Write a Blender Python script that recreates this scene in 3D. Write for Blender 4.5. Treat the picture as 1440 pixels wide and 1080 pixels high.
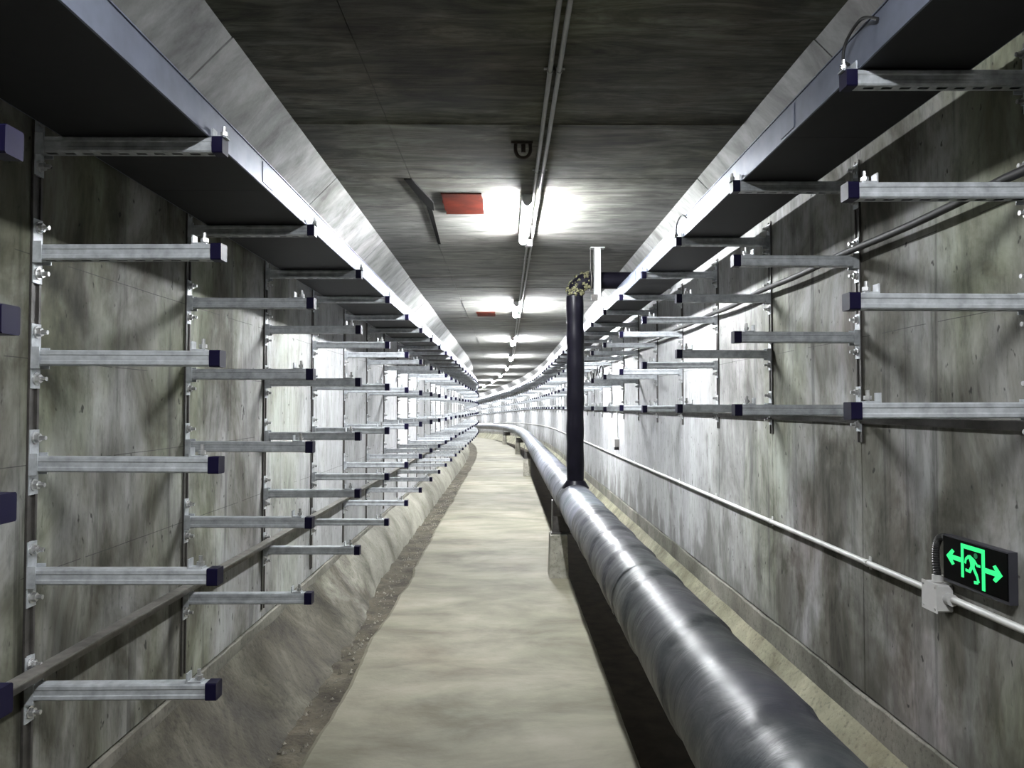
import bpy, math, random
from mathutils import Vector, Matrix, noise

random.seed(7)
scene = bpy.context.scene
COL = scene.collection
for o in list(bpy.data.objects):
    bpy.data.objects.remove(o)

# ------------------------------------------------------------------ camera, world, exposure
EYE = 1.5                                   # camera height above the walkway
cam_d = bpy.data.cameras.new('camera')
cam = bpy.data.objects.new('camera', cam_d)
COL.objects.link(cam)
cam_d.sensor_fit = 'HORIZONTAL'
cam_d.sensor_width = 36.0
cam_d.lens = 27.0                           # 1080 px of focal length on 1440 px
cam_d.clip_start = 0.02
cam_d.clip_end = 300
cam.location = (0, 0, EYE)
cam.rotation_euler = (math.radians(90 + 1.75), 0, math.radians(-0.48))
scene.camera = cam

world = bpy.data.worlds.new('world')
scene.world = world
world.use_nodes = True
world.node_tree.nodes['Background'].inputs[0].default_value = (0.5, 0.55, 0.6, 1)
world.node_tree.nodes['Background'].inputs[1].default_value = 0.002

vs = scene.view_settings
vs.view_transform = 'Standard'
vs.look = 'None'
vs.gamma = 1.0
vs.use_curve_mapping = False
vs.exposure = 0.0
LAMP_POWER = 760.0                           # emission strength of the tube diffusers

# ------------------------------------------------------------------ the tunnel's own coordinates
S0, RAD, DIP = 20.0, 165.0, 4.6e-4          # straight up to S0 metres, then a wide bend to the left, dipping a little
XL, XR = -1.32, 1.43                        # wall faces
HC = 1.35                                   # ceiling above the eye
XCL, XCR = -0.992, 1.129                    # where ceiling meets the haunches
HWL, HWR = HC - (XCL - XL), HC - (XR - XCR) # where haunches meet the walls
HK = -1.135                                 # top of the kicker
S_BACK, S_END = -5.0, 78.0


def theta(s):
    return (s - S0) / RAD if s > S0 else 0.0


def P(x, s, h):
    t = theta(s)
    if t == 0.0:
        return Vector((x, s, h + EYE))
    return Vector((-RAD + (RAD + x) * math.cos(t), S0 + (RAD + x) * math.sin(t), h + EYE - DIP * (s - S0) ** 2))


def stations(a, b, fine, coarse=1.0, limit=20.0):
    out, s = [], a
    while s < b - 1e-6:
        out.append(s)
        s += fine if s < limit else coarse
    out.append(b)
    return out


# ------------------------------------------------------------------ mesh helpers
class MB:
    def __init__(self):
        self.v, self.f, self.m, self.sm = [], [], [], []

    def add(self, verts, faces, mat=0, smooth=False):
        b = len(self.v)
        self.v += [tuple(p) for p in verts]
        for f in faces:
            self.f.append(tuple(i + b for i in f))
            self.m.append(mat)
            self.sm.append(smooth)

    def box(self, x0, x1, y0, y1, z0, z1, mat=0, M=None):
        vs_ = [Vector(p) for p in ((x0, y0, z0), (x1, y0, z0), (x1, y1, z0), (x0, y1, z0),
                                   (x0, y0, z1), (x1, y0, z1), (x1, y1, z1), (x0, y1, z1))]
        if M is not None:
            vs_ = [M @ p for p in vs_]
        self.add(vs_, [(0, 3, 2, 1), (4, 5, 6, 7), (0, 1, 5, 4), (1, 2, 6, 5), (2, 3, 7, 6), (3, 0, 4, 7)], mat)

    def bevel_box(self, x0, x1, y0, y1, z0, z1, b, mat=0):
        # chamfered on the four edges running along x
        prof = [(y0 + b, z0), (y1 - b, z0), (y1, z0 + b), (y1, z1 - b), (y1 - b, z1), (y0 + b, z1), (y0, z1 - b), (y0, z0 + b)]
        self.prism([Vector((x0, y, z)) for y, z in prof], Vector((x1 - x0, 0, 0)), mat)

    def prism(self, poly, ext, mat=0, smooth=False):
        n = len(poly)
        ext = Vector(ext)
        vs_ = [Vector(p) for p in poly] + [Vector(p) + ext for p in poly]
        fs = [tuple(range(n - 1, -1, -1)), tuple(range(n, 2 * n))]
        self.add(vs_, fs, mat)
        b = len(self.v) - 2 * n
        for i in range(n):
            j = (i + 1) % n
            self.f.append((b + i, b + j, b + n + j, b + n + i))
            self.m.append(mat)
            self.sm.append(smooth)

    def tube(self, pts, r, n=10, mat=0, smooth=True, caps=True):
        pts = [Vector(p) for p in pts]
        rr = r if isinstance(r, (list, tuple)) else [r] * len(pts)
        rings = []
        up = None
        for i, p in enumerate(pts):
            d = (pts[min(i + 1, len(pts) - 1)] - pts[max(i - 1, 0)]).normalized()
            if up is None:
                up = Vector((0, 0, 1)) if abs(d.z) < 0.9 else Vector((1, 0, 0))
            a = d.cross(up).normalized()
            up = a.cross(d).normalized()
            rings.append([p + (a * math.cos(2 * math.pi * k / n) + up * math.sin(2 * math.pi * k / n)) * rr[i] for k in range(n)])
        vs_ = [q for ring in rings for q in ring]
        fs = []
        for i in range(len(pts) - 1):
            for k in range(n):
                k2 = (k + 1) % n
                fs.append((i * n + k, i * n + k2, (i + 1) * n + k2, (i + 1) * n + k))
        self.add(vs_, fs, mat, smooth)
        if caps:
            self.add(rings[0], [tuple(range(n - 1, -1, -1))], mat)
            self.add(rings[-1], [tuple(range(n))], mat)

    def sweep(self, prof, ss, closed=True, mat=0, smooth=False, caps=True):
        # prof: list of (x, h); swept along the tunnel
        n = len(prof)
        vs_ = [P(x, s, h) for s in ss for x, h in prof]
        fs = []
        for i in range(len(ss) - 1):
            for k in range(n if closed else n - 1):
                k2 = (k + 1) % n
                fs.append((i * n + k, (i + 1) * n + k, (i + 1) * n + k2, i * n + k2))
        self.add(vs_, fs, mat, smooth)
        if caps and closed:
            b = len(ss) - 1
            self.add([P(x, ss[0], h) for x, h in prof], [tuple(range(n))], mat)
            self.add([P(x, ss[b], h) for x, h in prof], [tuple(range(n - 1, -1, -1))], mat)

    def mesh(self, name, mats):
        me = bpy.data.meshes.new(name)
        me.from_pydata(self.v, [], self.f)
        for m in (mats if isinstance(mats, (list, tuple)) else [mats]):
            me.materials.append(m)
        me.polygons.foreach_set('material_index', self.m)
        me.polygons.foreach_set('use_smooth', self.sm)
        me.update()
        return me

    def build(self, name, mats, parent=None):
        return link(name, self.mesh(name, mats), parent)


def link(name, data, parent=None, M=None):
    o = bpy.data.objects.new(name, data)
    COL.objects.link(o)
    if parent is not None:
        o.parent = parent
    if M is not None:
        o.matrix_local = M
    return o


def empty(name, M=None):
    o = bpy.data.objects.new(name, None)
    COL.objects.link(o)
    o.empty_display_size = 0.1
    if M is not None:
        o.matrix_world = M
    return o


def tag(o, label, cat, group=None):
    o['label'] = label
    o['category'] = cat
    if group:
        o['group'] = group
    return o


def structure(o, label=None, cat=None):
    o['kind'] = 'structure'
    if label:
        o['label'] = label
    if cat:
        o['category'] = cat
    return o


def frame(x, s, h, turn=0.0):
    M_ = Matrix.Translation(P(x, s, h)) @ Matrix.Rotation(theta(s), 4, 'Z')
    if s > S0:
        M_ = M_ @ Matrix.Rotation(-2 * DIP * (s - S0), 4, 'X')
    return M_ @ Matrix.Rotation(turn, 4, 'Z')


ORD = ['first', 'second', 'third', 'fourth', 'fifth', 'sixth', 'seventh', 'eighth', 'ninth', 'tenth', 'eleventh', 'twelfth',
       'thirteenth', 'fourteenth', 'fifteenth', 'sixteenth']


# ------------------------------------------------------------------ materials
class NT:
    def __init__(self, name):
        self.mat = bpy.data.materials.new(name)
        self.mat.use_nodes = True
        self.t = self.mat.node_tree
        self.t.nodes.clear()
        self.out = self.t.nodes.new('ShaderNodeOutputMaterial')
        self.b = self.t.nodes.new('ShaderNodeBsdfPrincipled')
        self.t.links.new(self.b.outputs[0], self.out.inputs[0])
        self.geo = self.t.nodes.new('ShaderNodeNewGeometry')

    def l(self, a, b):
        self.t.links.new(a, b)

    def pos(self, scale=(1, 1, 1), loc=(0, 0, 0), obj=False):
        m = self.t.nodes.new('ShaderNodeMapping')
        m.inputs['Scale'].default_value = scale
        m.inputs['Location'].default_value = loc
        if obj:
            c = self.t.nodes.new('ShaderNodeTexCoord')
            self.l(c.outputs['Object'], m.inputs[0])
        else:
            self.l(self.geo.outputs['Position'], m.inputs[0])
        return m.outputs[0]

    def noise(self, vec, scale=1.0, detail=4, rough=0.6, dist=0.0):
        n = self.t.nodes.new('ShaderNodeTexNoise')
        n.inputs['Scale'].default_value = scale
        n.inputs['Detail'].default_value = detail
        n.inputs['Roughness'].default_value = rough
        n.inputs['Distortion'].default_value = dist
        self.l(vec, n.inputs['Vector'])
        return n.outputs['Fac']

    def ramp(self, fac, stops):
        r = self.t.nodes.new('ShaderNodeValToRGB')
        e = r.color_ramp.elements
        while len(e) < len(stops):
            e.new(0.5)
        for i, (p, c) in enumerate(stops):
            e[i].position = p
            c = c if isinstance(c, (tuple, list)) else (c, c, c)
            e[i].color = (c[0], c[1], c[2], 1)
        self.l(fac, r.inputs[0])
        return r.outputs[0]

    def mix(self, fac, a, b, mode='MIX'):
        m = self.t.nodes.new('ShaderNodeMix')
        m.data_type = 'RGBA'
        m.blend_type = mode
        for sock, v in ((m.inputs['Factor'], fac), (m.inputs['A'], a), (m.inputs['B'], b)):
            if isinstance(v, (int, float)):
                if sock.type == 'VALUE':
                    sock.default_value = v
                else:
                    sock.default_value = (v, v, v, 1)
            elif isinstance(v, (tuple, list)):
                sock.default_value = (v[0], v[1], v[2], 1)
            else:
                self.l(v, sock)
        # the colour sockets are the ones named A/B of RGBA type
        return m.outputs['Result']

    def math(self, op, a, b=None, c=None, clamp=False):
        m = self.t.nodes.new('ShaderNodeMath')
        m.operation = op
        m.use_clamp = clamp
        for i, v in enumerate((a, b, c)):
            if v is None:
                continue
            if isinstance(v, (int, float)):
                m.inputs[i].default_value = v
            else:
                self.l(v, m.inputs[i])
        return m.outputs[0]

    def sep(self):
        s = self.t.nodes.new('ShaderNodeSeparateXYZ')
        self.l(self.geo.outputs['Position'], s.inputs[0])
        return s.outputs

    def bump(self, h, strength=0.3, dist=0.01):
        b = self.t.nodes.new('ShaderNodeBump')
        b.inputs['Strength'].default_value = strength
        b.inputs['Distance'].default_value = dist
        self.l(h, b.inputs['Height'])
        self.l(b.outputs[0], self.b.inputs['Normal'])

    def set(self, **kw):
        for k, v in kw.items():
            sock = self.b.inputs[k.replace('_', ' ')]
            if isinstance(v, (int, float)):
                sock.default_value = v
            elif isinstance(v, (tuple, list)):
                sock.default_value = (v[0], v[1], v[2], 1)
            else:
                self.l(v, sock)
        return self.mat


def concrete_wall(name, rows, damp):
    n = NT(name)
    x, y, z = n.sep()
    streak = n.noise(n.pos((5.0, 5.0, 0.7)), 1.3, 5, 0.6, 0.6)
    fine = n.noise(n.pos((20, 20, 6.0)), 1.5, 5, 0.7)
    blotch = n.noise(n.pos((1.15, 1.15, 0.75)), 2.3, 6, 0.62, 0.5)
    hue = n.noise(n.pos((1, 1, 0.6), (5, 3, 9)), 1.5, 3, 0.5)
    drip = n.noise(n.pos((9, 9, 0.35), (2, 2, 2)), 1.4, 4, 0.55, 0.3)
    pores = n.noise(n.pos((1, 1, 0.7)), 30, 2, 0.5)
    # further in the concrete is less stained, and paler to carry the lamplight
    far_lit_clean = n.math('MULTIPLY', n.math('SUBTRACT', n.math('ADD', y, n.math('MULTIPLY', n.math('SUBTRACT', blotch, 0.5), 3.0)), 3.4), 0.40, None, True)
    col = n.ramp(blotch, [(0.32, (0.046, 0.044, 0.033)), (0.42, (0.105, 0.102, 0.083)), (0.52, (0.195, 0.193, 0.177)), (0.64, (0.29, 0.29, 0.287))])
    tint = n.ramp(hue, [(0.34, (0.90, 1.0, 0.66)), (0.46, (1, 1, 0.95)), (0.58, (1, 1, 1)), (0.70, (1.0, 0.86, 0.88))])
    col = n.mix(0.6, col, tint, 'MULTIPLY')
    col = n.mix(0.7, col, n.ramp(streak, [(0.34, 0.55), (0.50, 1.0), (0.66, 1.15)]), 'MULTIPLY')
    col = n.mix(0.8, col, n.ramp(drip, [(0.33, 0.38), (0.42, 1.0)]), 'MULTIPLY')
    clean = n.mix(0.55, (0.315, 0.318, 0.325), n.ramp(streak, [(0.34, 0.72), (0.62, 1.08)]), 'MULTIPLY')  # less stained concrete, with lamplight put into its paler colour
    col = n.mix(n.math('MULTIPLY', far_lit_clean, 0.85), col, clean)
    col = n.mix(0.55, col, n.ramp(fine, [(0.32, 0.40), (0.48, 1.0), (0.75, 1.2)]), 'MULTIPLY')
    col = n.mix(1.0, col, n.ramp(pores, [(0.25, 0.25), (0.31, 1.0)]), 'MULTIPLY')
    # snapped ink lines at the heights of the arms
    wob = n.math('MULTIPLY', n.math('SUBTRACT', n.noise(n.pos((1, 1, 0.1)), 1.0, 2), 0.5), 0.02)
    zz = n.math('ADD', z, wob)
    mask = None
    for r in rows:
        d = n.math('ABSOLUTE', n.math('SUBTRACT', zz, r + EYE))
        m_ = n.math('LESS_THAN', d, 0.0013)
        mask = m_ if mask is None else n.math('MAXIMUM', mask, m_)
    brk = n.math('GREATER_THAN', n.noise(n.pos((1, 1, 1)), 2.3, 3), 0.43)
    col = n.mix(n.math('MULTIPLY', n.math('MULTIPLY', mask, brk), 0.7), col, (0.03, 0.03, 0.03))
    if damp:
        # damp patches creeping up from the kicker joint
        dn = n.noise(n.pos((1, 2.2, 1.2), (2, 7, 0)), 1.5, 4, 0.6)
        lo = n.math('SUBTRACT', 1.0, n.math('DIVIDE', n.math('SUBTRACT', z, EYE + HK), 0.42), None, True)
        dm = n.math('MULTIPLY', n.math('SUBTRACT', n.math('ADD', dn, n.math('MULTIPLY', lo, 0.22)), 0.60), 9.0, None, True)
        col = n.mix(n.math('MULTIPLY', dm, 0.55), col, (0.055, 0.052, 0.042))
    n.bump(n.math('ADD', fine, n.math('MULTIPLY', pores, 0.5)), 0.35, 0.004)
    return n.set(Base_Color=col, Roughness=0.82, Specular_IOR_Level=0.3)


def concrete_ceiling():
    n = NT('board_marked_ceiling_concrete')
    streak = n.noise(n.pos((1.1, 5.0, 3)), 1.9, 8, 0.70, 0.8)
    fine = n.noise(n.pos((3.0, 24, 10)), 2.0, 5, 0.72, 0.4)
    blotch = n.noise(n.pos((1, 1, 1), (4, 1, 0)), 1.5, 4, 0.6)
    hue = n.noise(n.pos((1, 1, 1), (9, 9, 9)), 1.1, 3, 0.5)
    col = n.ramp(streak, [(0.33, (0.024, 0.022, 0.016)), (0.47, (0.072, 0.070, 0.054)), (0.60, (0.135, 0.133, 0.112)), (0.75, (0.20, 0.20, 0.185))])
    tint = n.ramp(hue, [(0.36, (0.95, 1.0, 0.76)), (0.5, (1, 1, 0.95)), (0.66, (1.0, 0.86, 0.72))])
    col = n.mix(0.75, col, tint, 'MULTIPLY')
    col = n.mix(0.8, col, n.ramp(blotch, [(0.36, 0.35), (0.52, 0.95), (0.68, 1.4)]), 'MULTIPLY')
    col = n.mix(0.7, col, n.ramp(fine, [(0.34, 0.4), (0.5, 1.0), (0.75, 1.15)]), 'MULTIPLY')
    x, y, z = n.sep()
    # cleaner beyond the first bays, with lamplight put into the paler colour
    far_lit_clean = n.math('MULTIPLY', n.math('SUBTRACT', n.math('ADD', y, n.math('MULTIPLY', n.math('SUBTRACT', blotch, 0.5), 2.0)), 4.3), 0.8, None, True)
    col = n.mix(n.math('MULTIPLY', far_lit_clean, 0.55), col, n.mix(0.8, (0.27, 0.27, 0.255), n.ramp(streak, [(0.36, 0.35), (0.62, 1.1)]), 'MULTIPLY'))
    n.bump(fine, 0.4, 0.004)
    return n.set(Base_Color=col, Roughness=0.85, Specular_IOR_Level=0.3)


def concrete_plain(name, dark, light, scale, stretch=(1, 1, 1), rough=0.8, bump=0.3, speck=True):
    n = NT(name)
    a = n.noise(n.pos(stretch), scale, 6, 0.65, 0.3)
    b = n.noise(n.pos((1, 1, 1), (3, 3, 3)), 1.4, 3, 0.5)
    c = n.noise(n.pos((1, 1, 1)), 45, 3, 0.6)
    col = n.ramp(a, [(0.32, dark), (0.68, light)])
    col = n.mix(0.6, col, n.ramp(b, [(0.35, (0.68, 0.70, 0.62)), (0.55, (1, 1, 1)), (0.72, (1.05, 0.98, 0.95))]), 'MULTIPLY')
    if speck:
        col = n.mix(0.7, col, n.ramp(c, [(0.32, 0.45), (0.45, 1.0), (0.7, 1.1)]), 'MULTIPLY')
    n.bump(n.math('ADD', c, a), bump, 0.006)
    return n.set(Base_Color=col, Roughness=rough, Specular_IOR_Level=0.3)


def steel(name, col, rough, metal, var=0.25, scale=30):
    n = NT(name)
    a = n.noise(n.pos((1, 1, 1)), scale, 3, 0.6)
    b = n.noise(n.pos((1, 1, 1), (1, 1, 1)), 5, 3, 0.6)
    c = n.mix(1.0, col, n.ramp(a, [(0.3, 1 - var), (0.7, 1 + var)]), 'MULTIPLY')
    c = n.mix(0.6, c, n.ramp(b, [(0.35, 0.7), (0.6, 1.05)]), 'MULTIPLY')
    return n.set(Base_Color=c, Roughness=n.ramp(b, [(0.3, rough + 0.12), (0.7, max(0.05, rough - 0.08))]), Metallic=metal)


def plain(name, col, rough=0.5, metal=0.0, spec=0.5, var=0.12, scale=12):
    n = NT(name)
    a = n.noise(n.pos((1, 1, 1)), scale, 3, 0.6)
    c = n.mix(1.0, col, n.ramp(a, [(0.3, 1 - var), (0.7, 1 + var)]), 'MULTIPLY')
    return n.set(Base_Color=c, Roughness=rough, Metallic=metal, Specular_IOR_Level=spec)


def glow(name, col, strength, base=(0.8, 0.8, 0.8)):
    n = NT(name)
    return n.set(Base_Color=base, Emission_Color=col, Emission_Strength=strength, Roughness=0.4)


def wrap_film(name, k, dustk):
    n = NT(name)
    wr = n.noise(n.pos((1.6, 3.4, 1.6)), 2.2, 4, 0.55, 1.2)
    big = n.noise(n.pos((1, 0.8, 1)), 2.2, 3, 0.5)
    dust = n.noise(n.pos((2, 1, 2), (8, 8, 8)), 6, 5, 0.7)
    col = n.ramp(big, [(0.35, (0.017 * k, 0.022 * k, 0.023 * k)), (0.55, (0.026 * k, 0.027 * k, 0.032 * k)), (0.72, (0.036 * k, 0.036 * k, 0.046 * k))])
    col = n.mix(n.ramp(dust, [(0.45, 0.0), (0.75, dustk)]), col, (0.13, 0.13, 0.127))
    n.bump(wr, 0.22, 0.02)
    return n.set(Base_Color=col, Roughness=n.ramp(wr, [(0.3, 0.30), (0.7, 0.48)]), Specular_IOR_Level=0.15)


WL_ROWS = [0.428, 0.138, -0.158, -0.467]
WR_ROWS = [0.587, 0.285, -0.01]
M = {}
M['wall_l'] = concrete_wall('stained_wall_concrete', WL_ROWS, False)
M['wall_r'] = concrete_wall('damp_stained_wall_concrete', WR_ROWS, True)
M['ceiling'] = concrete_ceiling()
M['bitumen'] = plain('black_joint_filler', (0.004, 0.004, 0.0035), 0.9, 0, 0.05)
M['joint'] = plain('dark_joint', (0.03, 0.028, 0.025), 0.9)
M['haunch'] = concrete_plain('haunch_concrete', (0.085, 0.085, 0.08), (0.27, 0.27, 0.265), 2.6, (1.3, 2.0, 1.3), 0.7, 0.15, False)
M['kicker'] = concrete_plain('kicker_concrete', (0.075, 0.073, 0.058), (0.22, 0.212, 0.18), 2.5, (1, 1, 0.8))
def dirty_fillet():
    n = NT('dirty_mortar_fillet')
    x, y, z = n.sep()
    a = n.noise(n.pos((1, 1, 1)), 2.4, 6, 0.65, 0.5)
    c = n.noise(n.pos((1, 1, 1)), 40, 3, 0.6)
    mud = n.noise(n.pos((1, 1, 1), (7, 2, 1)), 3.0, 5, 0.65, 0.8)
    clean = n.ramp(a, [(0.32, (0.10, 0.095, 0.07)), (0.66, (0.235, 0.228, 0.19))])
    dirt = n.ramp(mud, [(0.34, (0.020, 0.017, 0.012)), (0.50, (0.048, 0.042, 0.029)), (0.66, (0.090, 0.086, 0.062))])
    # washed-in mud covers the stretch nearest the entrance
    f = n.math('MULTIPLY', n.math('SUBTRACT', 6.6, n.math('ADD', y, n.math('MULTIPLY', n.math('SUBTRACT', a, 0.5), 4.0))), 0.9, None, True)
    col = n.mix(n.math('MULTIPLY', f, 0.92), clean, dirt)
    col = n.mix(0.6, col, n.ramp(c, [(0.32, 0.5), (0.45, 1.0), (0.7, 1.1)]), 'MULTIPLY')
    n.bump(n.math('ADD', c, mud), 0.5, 0.01)
    return n.set(Base_Color=col, Roughness=0.85, Specular_IOR_Level=0.3)


M['fillet'] = dirty_fillet()
M['fillet_r'] = concrete_plain('yellowish_mortar_fillet', (0.075, 0.070, 0.040), (0.24, 0.23, 0.16), 3.0)
M['path'] = concrete_plain('walkway_screed', (0.080, 0.073, 0.047), (0.200, 0.187, 0.142), 1.5, (0.8, 1.5, 1), 0.75, 0.2, False)
M['dirt'] = concrete_plain('gutter_dirt', (0.018, 0.014, 0.009), (0.10, 0.088, 0.062), 4.0, (1, 1, 1), 0.95, 0.8)
M['silt_shade'] = plain('shadow_dark_silt', (0.030, 0.023, 0.016), 0.9, 0, 0.2, 0.4, 9)  # channel dirt, darkened further to stand for the pipe's shadow
M['galv'] = steel('galvanised_arm_steel', (0.40, 0.42, 0.44), 0.45, 0.30)
M['dsteel'] = steel('dark_channel_steel', (0.075, 0.07, 0.065), 0.5, 0.5)
M['bolt'] = steel('bright_bolt_steel', (0.55, 0.55, 0.55), 0.3, 0.8)
M['cap'] = plain('navy_plastic_cap', (0.005, 0.004, 0.019), 0.45, 0, 0.12)
M['tray'] = steel('tray_side_steel', (0.15, 0.165, 0.215), 0.42, 0.5, 0.08, 14)
M['tray_shade'] = plain('shade_black_tray_sheet', (0.012, 0.012, 0.014), 0.65, 0, 0.25)  # shade under the tray is put into this near-black colour
M['angle'] = steel('dull_angle_steel', (0.17, 0.16, 0.145), 0.55, 0.3)
M['lamp_body'] = plain('lamp_housing_plastic', (0.7, 0.7, 0.7), 0.5, 0, 0.4, 0.04)
M['glow'] = glow('lamp_diffuser_light', (0.95, 0.975, 1.0), LAMP_POWER)
M['glow_weak'] = glow('weak_lamp_diffuser_light', (0.95, 0.975, 1.0), LAMP_POWER * 0.50)   # power lowered overhead and behind the camera to dim the foreground
M['conduit'] = plain('pale_conduit', (0.50, 0.50, 0.48), 0.45)
M['glow_strong'] = glow('strong_lamp_diffuser_light', (0.95, 0.975, 1.0), LAMP_POWER * 1.8)  # power raised from the second visible lamp on to whiten the far end
M['gconduit'] = plain('grey_ceiling_conduit', (0.26, 0.26, 0.245), 0.5)
M['cable'] = plain('black_cable_sheath', (0.016, 0.016, 0.016), 0.6, 0, 0.3)
M['red'] = plain('red_oxide_paint', (0.052, 0.0065, 0.002), 0.7, 0, 0.05, 0.4, 7)
M['rust'] = plain('dark_rusty_iron', (0.035, 0.024, 0.018), 0.8)
M['film'] = wrap_film('dark_wrapped_pipe_film', 1.0, 0.35)
M['film_lit'] = wrap_film('lit_grey_wrapped_pipe_film', 4.6, 0.5)  # same film made paler, lamplight further in painted into it
M['foam'] = plain('black_rubber_foam', (0.0035, 0.0032, 0.0055), 0.36, 0, 0.10, 0.3, 20)
M['torn'] = plain('torn_yellowish_insulation', (0.085, 0.082, 0.045), 0.9, 0, 0.2, 0.8, 30)
M['hanger'] = plain('pale_hanger_steel', (0.45, 0.46, 0.45), 0.4, 0.3)
M['pedestal'] = concrete_plain('pedestal_concrete', (0.16, 0.15, 0.12), (0.34, 0.33, 0.29), 7.0)
M['sign_face'] = plain('black_sign_glass', (0.0012, 0.0012, 0.0012), 0.4, 0, 0.04)
M['sign_case'] = plain('grey_sign_case', (0.045, 0.045, 0.055), 0.45, 0.3)
M['sign_green'] = glow('lit_green_pictogram', (0.03, 1.0, 0.26), 1.05, (0.01, 0.08, 0.04))
M['sign_dim'] = glow('dim_green_pictogram', (0.02, 0.6, 0.2), 0.22, (0.005, 0.04, 0.02))
M['flex'] = plain('black_corrugated_hose', (0.02, 0.02, 0.02), 0.5)
M['jbox'] = plain('pale_box_plastic', (0.52, 0.51, 0.50), 0.5, 0, 0.4, 0.08)
M['stone'] = concrete_plain('gutter_rubble', (0.10, 0.09, 0.07), (0.34, 0.32, 0.27), 20)

# ------------------------------------------------------------------ structure
PITCH = 1.03
RACK_L0, RACK_R0 = 2.15, 2.05                # along-tunnel position of the first rack seen whole


def panel_joints(start, step):
    a = start
    while a > S_BACK + step:
        a -= step
    out = [a]
    while out[-1] + step < S_END:
        out.append(out[-1] + step)
    return out


def wall(side):
    x = XL if side == 'left' else XR
    sg = 1 if side == 'left' else -1         # into the tunnel
    top = HWL if side == 'left' else HWR
    m = M['wall_l'] if side == 'left' else M['wall_r']
    b = MB()
    ss = stations(S_BACK, S_END, 23.0, 1.0, 17)
    b.sweep([(x - sg * 0.30, HK - 0.6), (x - sg * 0.012, HK - 0.6), (x - sg * 0.012, top + 0.02), (x - sg * 0.30, top + 0.02)], ss)
    w = structure(b.build('wall_' + side, M['joint']))
    # cast panels, one per rack bay, with recessed joints
    g = 0.0022
    pb = MB()
    hh = (top - HK)
    pb.box(-sg * 0.02 if sg > 0 else 0, 0 if sg > 0 else 0.02, -PITCH / 2 + g, PITCH / 2 - g, 0, hh)
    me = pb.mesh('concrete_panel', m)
    s0 = RACK_L0 if side == 'left' else RACK_R0
    for i, s in enumerate(panel_joints(s0 + PITCH / 2, PITCH)):
        fr = frame(x + sg * random.uniform(-0.0012, 0.0012), s + PITCH / 2 - PITCH / 2, HK)
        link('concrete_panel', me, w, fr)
    return w


wall('left')
wall('right')

# kickers under the wall panels
for side, x, sg in (('left', XL, 1), ('right', XR, -1)):
    b = MB()
    ss = stations(S_BACK, S_END, 0.08, 0.5, 12)
    n = len(ss)
    prof = []
    vs_, fs = [], []
    for s in ss:
        j = -0.006 + 0.012 * noise.noise(Vector((s * 2.2, 3.1 if sg > 0 else 9.4, 0))) + 0.009 * noise.noise(Vector((s * 9, 1.0, sg)))
        d = 0.005 + 0.004 * noise.noise(Vector((s * 3, 7.7, sg)))
        for (px, ph) in ((x - sg * 0.05, HK - 0.004), (x + sg * d * 0.2, HK - 0.006 + j), (x + sg * d, HK - 0.012 + j), (x + sg * 0.008, -1.64), (x - sg * 0.05, -1.64)):
            vs_.append(P(px, s, ph))
    for i in range(n - 1):
        for k in range(4):
            q = (i * 5 + k, (i + 1) * 5 + k, (i + 1) * 5 + k + 1, i * 5 + k + 1)
            fs.append(q if sg < 0 else q[::-1])
    b.add(vs_, fs)
    structure(b.build('baseboard_' + side, M['kicker']))

# ceiling and its cast panels
CJ = panel_joints(2.77, 1.72)
b = MB()
b.sweep([(XCL - 0.05, HC + 0.008), (XCR + 0.05, HC + 0.008), (XCR + 0.05, HC + 0.3), (XCL - 0.05, HC + 0.3)], stations(S_BACK, S_END, 23, 1.0, 17))
ceil = structure(b.build('ceiling', M['joint']))
cols = [(XCL - 0.01, -0.56), (-0.557, XCR + 0.01)]
cm = []
for (a, c) in cols:
    pb = MB()
    pb.box(a, c, -0.858, 0.858, 0, 0.02)
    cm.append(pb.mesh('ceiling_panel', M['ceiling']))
for j in CJ:
    for k in range(2):
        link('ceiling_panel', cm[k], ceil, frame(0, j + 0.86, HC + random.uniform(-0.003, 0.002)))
# pour marks: thin ridges across the ceiling panels
for s in (3.62, 8.6, 10.3, 12.0):
    rb = MB()
    rb.prism([P(XCL, s - 0.006, HC + 0.004), P(XCL, s + 0.006, HC + 0.004), P(XCL, s, HC - 0.004)], (XCR - XCL, 0, 0))
    rb.build('ceiling_ridge', M['ceiling'], ceil)
# torn sliver of form lining hanging in the long joint
rb = MB()
rb.prism([P(px, ps, HC - 0.005) for px, ps in ((-0.60, 4.50), (-0.555, 4.50), (-0.475, 5.02), (-0.49, 5.22), (-0.53, 5.10))], (0, 0, 0.014))
rb.prism([P(px, ps, HC - 0.005) for px, ps in ((-0.530, 5.12), (-0.500, 5.20), (-0.535, 6.3), (-0.556, 6.3))], (0, 0, 0.010))
rb.build('joint_filler', M['bitumen'], ceil)

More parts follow.
